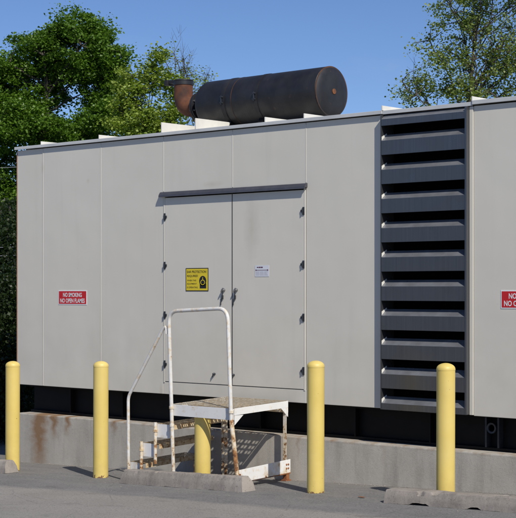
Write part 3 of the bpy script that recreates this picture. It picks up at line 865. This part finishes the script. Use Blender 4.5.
# sloping stair rail
x28 = wx(128.6, FR); gl = gz(x28)
xj = wx(166.6, FR)
leg([(x28, FR, gl), (wx(128.2, FR), FR, wz(128.2, 397, FR)), (wx(162.4, FR), FR, wz(162.4, 330, FR)), (xj - .006, FR, wz(166, 326, FR)), (xj, FR, wz(166, 334, FR))], 0.0150, M['rail'], 'stair_rail', 12, bend=0.045)
# treads with end plates and stub posts
tr_px = [(157.2, 423.5), (143.2, 442.5), (130.0, 461.5)]
for i, (px, py) in enumerate(tr_px):
    x0 = wx(px, NF); z = wz(px, py, NF); x1 = x0 + 0.205
    dz = z - zpf
    t = grating(x0, x1, NF + .004, NB, lambda y, dz=dz: zdeck(y) + dz, 'tread', M['tread'], stp, 3)
    for xx, nm in ((x0 - .0035, 'tread_lip'), (x1, 'tread_lip')):
        slab(nm, M['tread'], [(xx, NF + .004, z - .045), (xx + .0035, NF + .004, z - .045), (xx + .0035, NB, z - .017), (xx, NB, z - .017),
                              (xx, NF + .004, z - .002), (xx + .0035, NF + .004, z - .002), (xx + .0035, NB, z + .026), (xx, NB, z + .026)], 0, t)
    hgt = 0.125 if i < 2 else 0.10
    slab('end_plate', M['beam'], [(x0, NF - .003, z - hgt), (x1 - .04, NF - .003, z - hgt), (x1 - .04, NF + .002, z - hgt), (x0, NF + .002, z - hgt),
                                  (x0, NF - .003, z - .003), (x1 - .04, NF - .003, z - .003), (x1 - .04, NF + .002, z - .003), (x0, NF + .002, z - .003)], .001, t)
    zz = [wz(px, 464, FR), gz(x0), gz(x0)][i]
    if i < 2:
        sp = leg([(x0 - .002, FR + .004, zz), (x0 - .002, FR + .004, z + .012)], 0.0155, M['leg'], 'stub_post', 10)
        bm = bmesh.new(); tube(bm, [(x0 - .002, FR + .004, z - .075), (x0 - .002, FR + .004, z - .052)], 0.021, 10); obj('bracket', bm, M['tread'], sp, smooth=True)
    sqleg(x1 - .03, NB - .02, gz(x1), z, 0.014)
# ------------------------------------------------------------------ trees
def leaf_mesh(name, pts, sizes, mat, parent, rs, upbias=0.55):
    n = len(pts)
    nrm = rs.normal(size=(n, 3)); nrm[:, 2] = np.abs(nrm[:, 2]) + upbias
    nrm /= np.linalg.norm(nrm, axis=1)[:, None]
    r = rs.normal(size=(n, 3)); u = np.cross(nrm, r); u /= np.linalg.norm(u, axis=1)[:, None]
    w = np.cross(nrm, u)
    s = sizes[:, None]
    # five-point leaf folded along its midrib
    P = np.stack([pts - u * s * .5, pts - u * s * .05 + w * s * .42 + nrm * s * .10, pts + u * s * .55, pts - u * s * .05 - w * s * .42 + nrm * s * .10], 1)
    V = P.reshape(-1, 3)
    me = bpy.data.meshes.new(name)
    me.vertices.add(4 * n); me.vertices.foreach_set('co', V.astype(np.float32).ravel())
    me.loops.add(4 * n); me.loops.foreach_set('vertex_index', np.arange(4 * n, dtype=np.int32))
    me.polygons.add(n)
    me.polygons.foreach_set('loop_start', np.arange(0, 4 * n, 4, dtype=np.int32))
    me.polygons.foreach_set('loop_total', np.full(n, 4, dtype=np.int32))
    me.update(calc_edges=True); me.validate()
    me.materials.append(mat)
    o = bpy.data.objects.new(name, me); C.objects.link(o); o.parent = parent
    return o
def tree(name, label, base, lobes, trunk_top, mat, n_limbs, n_clumps, per, leaf, csize, seed, group, trunk_r=0.18, flat=0.5, edge=0.55, bare=0, lean=0.3):
    """lobes: (dx, dy, z, rx, rz) ellipsoids in metres above the base"""
    rs = np.random.RandomState(seed); rnd = random.Random(seed)
    gb = gz(base.x) - 0.06
    t = thing(name, label, 'tree', (base.x, base.y, gb), group)
    # trunk
    vols = np.array([l[3] ** 2 * l[4] for l in lobes]); vols = vols ** .75; vols = vols / vols.sum()
    bmt = bmesh.new()
    p = [Vector((0, 0, 0)) + Vector((rnd.uniform(-.1, .1) * lean, rnd.uniform(-.1, .1) * lean, 0)) * i + Vector((0, 0, trunk_top * i / 7)) for i in range(8)]
    tube(bmt, p, [trunk_r * (1.25 if i == 0 else 1 - .72 * i / 7) for i in range(8)], 10)
    axis = p
    limbs = []
    def sample(surf):
        while True:
            l = lobes[rs.choice(len(lobes), p=vols)]
            d = rs.normal(size=3); d /= np.linalg.norm(d)
            r_ = rs.uniform() ** (1 / 3) if not surf else rs.uniform(surf, 1.0)
            return Vector((l[0] + d[0] * l[3] * r_, l[1] + d[1] * l[3] * r_, l[2] + d[2] * l[4] * r_))
    for i in range(n_limbs):
        e = sample(0.6)
        hz = min(max(e.z - rnd.uniform(.8, 3.0) * .8, trunk_top * .22), trunk_top * .97)
        k = hz / trunk_top * 7; i0 = int(k); s = axis[i0].lerp(axis[min(i0 + 1, 7)], k - i0)
        mid = s.lerp(e, .5) + Vector((rnd.uniform(-.3, .3), rnd.uniform(-.3, .3), rnd.uniform(-.1, .4)))
        pts = []
        for q in range(9):
            u = q / 8; pts.append(s * (1 - u) ** 2 + mid * 2 * u * (1 - u) + e * u * u + Vector((rnd.uniform(-.05, .05), rnd.uniform(-.05, .05), rnd.uniform(-.04, .04))) * (q > 0))
        r0 = trunk_r * (1 - .72 * hz / trunk_top) * .55
        tube(bmt, pts, [max(r0 * (1 - u / 8.6), .014) for u in range(9)], 6)
        limbs.append(pts)
    allp = [(q, l) for l in limbs for q in l[3:]] + [(q, axis) for q in axis[4:]]
    arr = np.array([list(q) for q, _ in allp])
    cl = []
    for i in range(n_clumps):
        c = sample(edge)
        dd = np.linalg.norm(arr - np.array(c), axis=1) + np.abs(rs.normal(size=len(arr))) * .15
        j = int(dd.argmin()); s = Vector(arr[j])
        if (c - s).length > 2.6: c = s + (c - s).normalized() * 2.4
        mid = s.lerp(c, .55) + Vector((rnd.uniform(-.2, .2), rnd.uniform(-.2, .2), rnd.uniform(-.05, .2)))
        tube(bmt, [s, s.lerp(mid, .5), mid, mid.lerp(c, .6), c], [w_ * min(1, trunk_r / .16) for w_ in (.022, .018, .014, .010, .005)], 4, cap=False)
        cl.append((c, mid))
    for i in range(bare):
        q = Vector(arr[rnd.randrange(len(arr))]); e = q + Vector((rnd.uniform(-.35, .35), rnd.uniform(-.35, .35), rnd.uniform(.5, 1.3)))
        m_ = q.lerp(e, .5) + Vector((rnd.uniform(-.2, .2), rnd.uniform(-.2, .2), 0))
        tube(bmt, [q, m_, e], [.011, .007, .003], 4, cap=False)
        for s in range(4):
            u = rnd.uniform(.3, .9); a = q.lerp(e, u); b_ = a + Vector((rnd.uniform(-.3, .3), rnd.uniform(-.3, .3), rnd.uniform(.1, .5)))
            tube(bmt, [a, b_], [.005, .002], 3, cap=False)
    bmesh.ops.translate(bmt, vec=(base.x, base.y, gb), verts=bmt.verts)
    obj('trunk', bmt, M['bark'], t, smooth=True)
    P = []
    for c, mid in cl:
        k = max(4, int(per * rs.uniform(.5, 1.4)))
        r_ = csize * rs.uniform(.6, 1.35)
        q = np.clip(rs.normal(size=(k, 3)), -1.9, 1.9) * np.array([r_, r_, r_ * flat]) * .55
        nrmz = rs.uniform(-.5, .5, size=2)
        q[:, 2] += (q[:, 0] * nrmz[0] + q[:, 1] * nrmz[1]) * .6
        P.append(q + np.array(c))
        k2 = k // 3; u = rs.uniform(size=(k2, 1))
        P.append(np.array(mid) * u + np.array(c) * (1 - u) + rs.normal(size=(k2, 3)) * .10)
    P = np.concatenate(P)
    sizes = leaf * rs.uniform(.65, 1.3, size=len(P))
    leaf_mesh('crown', P, sizes, mat, t, rs)
    return t
G = 'trees behind the generator housing'
# big dark maple at left
b = far(48, 60)
s60 = 60 / F
def lob(px, py, rx, rz, depth, base, dy=0):
    """ellipsoid centred on the photo point px,py at the given depth; radii in photo pixels"""
    q = far(px, depth + dy); z = CAMZ + (HY - py) / F * depth
    return (q.x - base.x, q.y - base.y, z + .3, rx * depth / F, rz * depth / F)
tree('maple_tree', 'large dense dark green tree rising behind the left end of the housing', b,
     [lob(78, 50, 42, 34, 60, b), lob(30, 80, 42, 40, 60, b, 1), lob(100, 80, 26, 32, 60, b), lob(-15, 90, 45, 40, 60, b), lob(14, 122, 36, 20, 60, b, -1), lob(104, 118, 28, 20, 60, b, -1), lob(50, 132, 40, 14, 60, b, -1), lob(112, 66, 18, 24, 60, b), lob(84, 128, 34, 14, 60, b, 1),
      lob(74, 24, 26, 17, 60, b), lob(38, 42, 26, 16, 60, b), lob(-20, 165, 45, 60, 60, b), lob(30, 205, 60, 55, 60, b, 1), lob(104, 45, 14, 18, 60, b)],
     10.6, M['leafA'], 44, 800, 170, .108, .50, 11, G, 0.26, .42, .45)
b = far(150, 52)
tree('spring_tree', 'slender yellow green tree with airy branches behind the muffler elbow', b,
     [lob(128, 92, 22, 26, 52, b), lob(152, 72, 18, 26, 52, b), lob(140, 120, 34, 22, 52, b), lob(175, 100, 16, 30, 52, b), lob(150, 150, 40, 40, 52, b), lob(158, 50, 9, 10, 52, b)],
     8.2, M['leafB'], 26, 330, 50, .105, .36, 5, G, 0.12, .6, .3, bare=0)
b = far(196, 56)
tree('bare_tree', 'thin nearly leafless tree with upright twigs above the muffler', b,
     [lob(190, 80, 20, 30, 56, b), lob(200, 110, 26, 26, 56, b), lob(180, 62, 10, 16, 56, b), lob(206, 82, 12, 16, 56, b), lob(168, 58, 9, 16, 56, b)],
     8.6, M['leafB'], 20, 170, 8, .075, .30, 9, G, 0.07, .6, .3, bare=46)
b = far(474, 40)
tree('open_crowned_tree', 'tall open crowned tree with small leaves behind the right end of the louvre', b,
     [lob(476, 10, 50, 40, 40, b), lob(450, 55, 40, 34, 40, b), lob(422, 84, 27, 20, 40, b), lob(412, 96, 18, 12, 40, b), lob(498, 60, 42, 42, 40, b), lob(440, 20, 22, 26, 40, b), lob(500, -30, 60, 45, 40, b), lob(530, 60, 40, 60, 40, b), lob(470, 92, 40, 16, 40, b)],
     9.2, M['leafC'], 42, 440, 40, .066, .30, 21, G, 0.11, .55, .25, bare=10)
# trees and shrubs further left and below, seen past the end of the housing
for i, (px, z, h, r_, nm, lab) in enumerate([(-80, 48, 7, 3.0, 'broadleaf_tree', 'dark leafy tree mostly hidden beyond the left end of the housing'),
                                        (5, 34, 4.6, 2.0, 'broadleaf_tree', 'shaded bushy tree close behind the left corner of the housing')]):
    b = far(px, z)
    tree(nm, lab, b, [(0, 0, h * .62, r_, h * .34), (r_ * .4, .3, h * .35, r_ * .9, h * .25), (-r_ * .5, 0, h * .3, r_ * .9, h * .28)],
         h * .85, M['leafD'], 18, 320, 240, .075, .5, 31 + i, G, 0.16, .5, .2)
def shrub(px, z, w, h, seed, label):
    rs = np.random.RandomState(seed); rnd = random.Random(seed); b = far(px, z); g = gz(b.x) - .05
    t = tag(thing('shrub', label, 'shrub', (b.x, b.y, g)), group='shrubs past the left corner of the housing')
    bm = bmesh.new(); P = []
    for i in range(46):
        a = rnd.uniform(0, 2 * PI); rr = w * .5 * rnd.uniform(.1, 1); zz = h * rnd.uniform(.15, 1) * math.sqrt(max(.05, 1 - (rr / (w * .55)) ** 2))
        e = Vector((rr * math.cos(a), rr * math.sin(a), zz))
        tube(bm, [Vector((e.x * .1, e.y * .1, 0)), e * .5 + Vector((0, 0, .1)), e], [.016, .011, .004], 4, cap=False)
        P.append(rs.normal(size=(420, 3)) * np.array([.22, .22, .17]) + np.array(e))
    bmesh.ops.translate(bm, vec=(b.x, b.y, g), verts=bm.verts)
    obj('stem', bm, M['bark'], t)
    P = np.concatenate(P); P[:, 2] = np.maximum(P[:, 2], .03)
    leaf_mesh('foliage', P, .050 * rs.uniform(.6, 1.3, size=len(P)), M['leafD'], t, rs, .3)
shrub(6, 19.5, 1.8, 2.2, 3, 'dark green shrub right beside the left corner of the housing')
shrub(-40, 19, 2.2, 2.0, 4, 'dark green shrub further left, outside the photo edge')
shrub(10, 24, 2.6, 3.2, 5, 'taller dark shrub behind the shrub at the left corner')

# overhead wires seen left of the housing
for i, (py, lab) in enumerate(((166, 'thin overhead wire left of the housing, near its roof corner'), (246, 'upper of two close thin wires left of the housing, level with the door handles'), (254.5, 'lower of two close thin wires left of the housing'))):
    z = 27; a = far(-260, z + 1); c = far(40, z); bm = bmesh.new()
    zh = CAMZ + (HY - py) / F * z
    pts = [a.lerp(c, u / 12) + Vector((0, 0, zh + .10 * (1 - u / 12) - .15 * math.sin(PI * u / 12) * .6)) for u in range(13)]
    tube(bm, pts, .007, 5)
    o = obj('overhead_wire', bm, M['wire'], origin=pts[6]); tag(o, lab, 'wire', 'overhead wires left of the housing')

rnd = random.Random(12); bm = bmesh.new()
for i in range(900):
    x = rnd.uniform(XL - .3, XR - 1); yy = -.026 - abs(rnd.gauss(0, .045)) if rnd.random() < .75 else rnd.uniform(-1.5, -.05)
    sz = rnd.uniform(.002, .007) * (1.5 if rnd.random() < .06 else 1)
    c = Vector((x, yy, gz(x) + sz * .4))
    vs = [bm.verts.new(c + Vector((rnd.uniform(.6, 1) * a, rnd.uniform(.6, 1) * b_, rnd.uniform(.5, .9) * c_)) * sz) for a, b_, c_ in ((1, 0, 0), (0, 1, 0), (-1, 0, 0), (0, -1, 0), (0, 0, 1), (0, 0, -1))]
    for q in ((0, 1, 4), (1, 2, 4), (2, 3, 4), (3, 0, 4), (1, 0, 5), (2, 1, 5), (3, 2, 5), (0, 3, 5)): bm.faces.new([vs[j] for j in q])
o = obj('gravel', bm, M['stop']); tag(o, kind='stuff')
# wood on the far side of the car park, behind the photographer (reflected in the louvre and paint)
rs = np.random.RandomState(77)
n = 26000
ang = rs.uniform(R(-175), R(-5), n); rad = 60 + rs.uniform(0, 9, n)
hh = 4.5 + 1.5 * np.sin(ang * 9) + 1.0 * np.sin(ang * 23 + 1)
P = np.stack([rad * np.cos(ang), rad * np.sin(ang), hh * rs.uniform(0, 1, n) ** .8], 1)
o = leaf_mesh('far_wood', P, 1.5 * rs.uniform(.6, 1.4, n), M['leafD'], None, rs, .2); tag(o, kind='stuff')

# small litter: dry leaves on the asphalt near the right wheel stop
def litter(px, n, sz, seed, label):
    rnd = random.Random(seed); x = wx(px, n); bm = bmesh.new()
    pts = []
    for k in range(7):
        a = 2 * PI * k / 7 + rnd.uniform(-.2, .2); r_ = sz * rnd.uniform(.55, 1)
        pts.append((x + r_ * math.cos(a), n + r_ * .6 * math.sin(a), gz(x) + .006 + rnd.uniform(0, .005)))
    c = bm.verts.new((x, n, gz(x) + .008)); vs = [bm.verts.new(p) for p in pts]
    for k in range(7): bm.faces.new((c, vs[k], vs[(k + 1) % 7]))
    ex = bmesh.ops.extrude_face_region(bm, geom=bm.faces[:])
    bmesh.ops.translate(bm, vec=(0, 0, .0015), verts=[v for v in ex['geom'] if isinstance(v, bmesh.types.BMVert)])
    bmesh.ops.recalc_face_normals(bm, faces=bm.faces)
    o = obj('dry_leaf', bm, M['rustline'], origin=(x, n, gz(x))); tag(o, label, 'leaf')
litter(361, -.82, .048, 1, 'brown dry leaf on the asphalt between the bollard and the right wheel stop')

# ------------------------------------------------------------------ light and sky
sun_dir = Vector((2.0, -1.0, 2.05)).normalized()
el = math.asin(sun_dir.z); az = math.atan2(sun_dir.x, sun_dir.y)
w = bpy.data.worlds.new('World'); scn.world = w; w.use_nodes = True
nt = w.node_tree; bg = nt.nodes['Background']
sky = nt.nodes.new('ShaderNodeTexSky'); sky.sky_type = 'NISHITA'; sky.sun_disc = False
sky.sun_elevation = el; sky.sun_rotation = az
sky.altitude = 2500; sky.air_density = 1.0; sky.dust_density = 0.2; sky.ozone_density = 4.0
mx = nt.nodes.new('ShaderNodeMix'); mx.data_type = 'RGBA'; mx.blend_type = 'MULTIPLY'; mx.inputs[0].default_value = 1
mx.inputs[7].default_value = (0.84, 0.90, 1.04, 1)
nt.links.new(sky.outputs[0], mx.inputs[6]); k = N(nt)
hz = k.ramp(k.noise(k.coord((1.2, 1.2, 5.0), 'Generated'), 3.2, 6, 0.6), 0.52, 0.80, 0.0, 0.16)
nt.links.new(k.mix(hz, mx.outputs[2], (5.2, 6.0, 7.2)), bg.inputs[0]); bg.inputs[1].default_value = 0.090
sd = bpy.data.lights.new('sun', 'SUN'); sd.energy = 4.1; sd.angle = R(0.53); sd.color = (1.0, 0.945, 0.85)
so = bpy.data.objects.new('sun', sd); C.objects.link(so)
so.rotation_euler = (-sun_dir).to_track_quat('-Z', 'Y').to_euler()

cd = bpy.data.cameras.new('camera'); co = bpy.data.objects.new('camera', cd); C.objects.link(co)
co.location = cam_pos; co.rotation_euler = (PI / 2, 0, A)
cd.sensor_fit = 'HORIZONTAL'; cd.sensor_width = 36; cd.lens = 36 * F / 516
cd.shift_y = (HY - 259) / 516; cd.shift_x = 0
cd.clip_start = 0.1; cd.clip_end = 2000
scn.camera = co
vs = scn.view_settings; vs.view_transform = 'Standard'; vs.look = 'None'; vs.exposure = 0.08; vs.gamma = 1; vs.use_curve_mapping = False
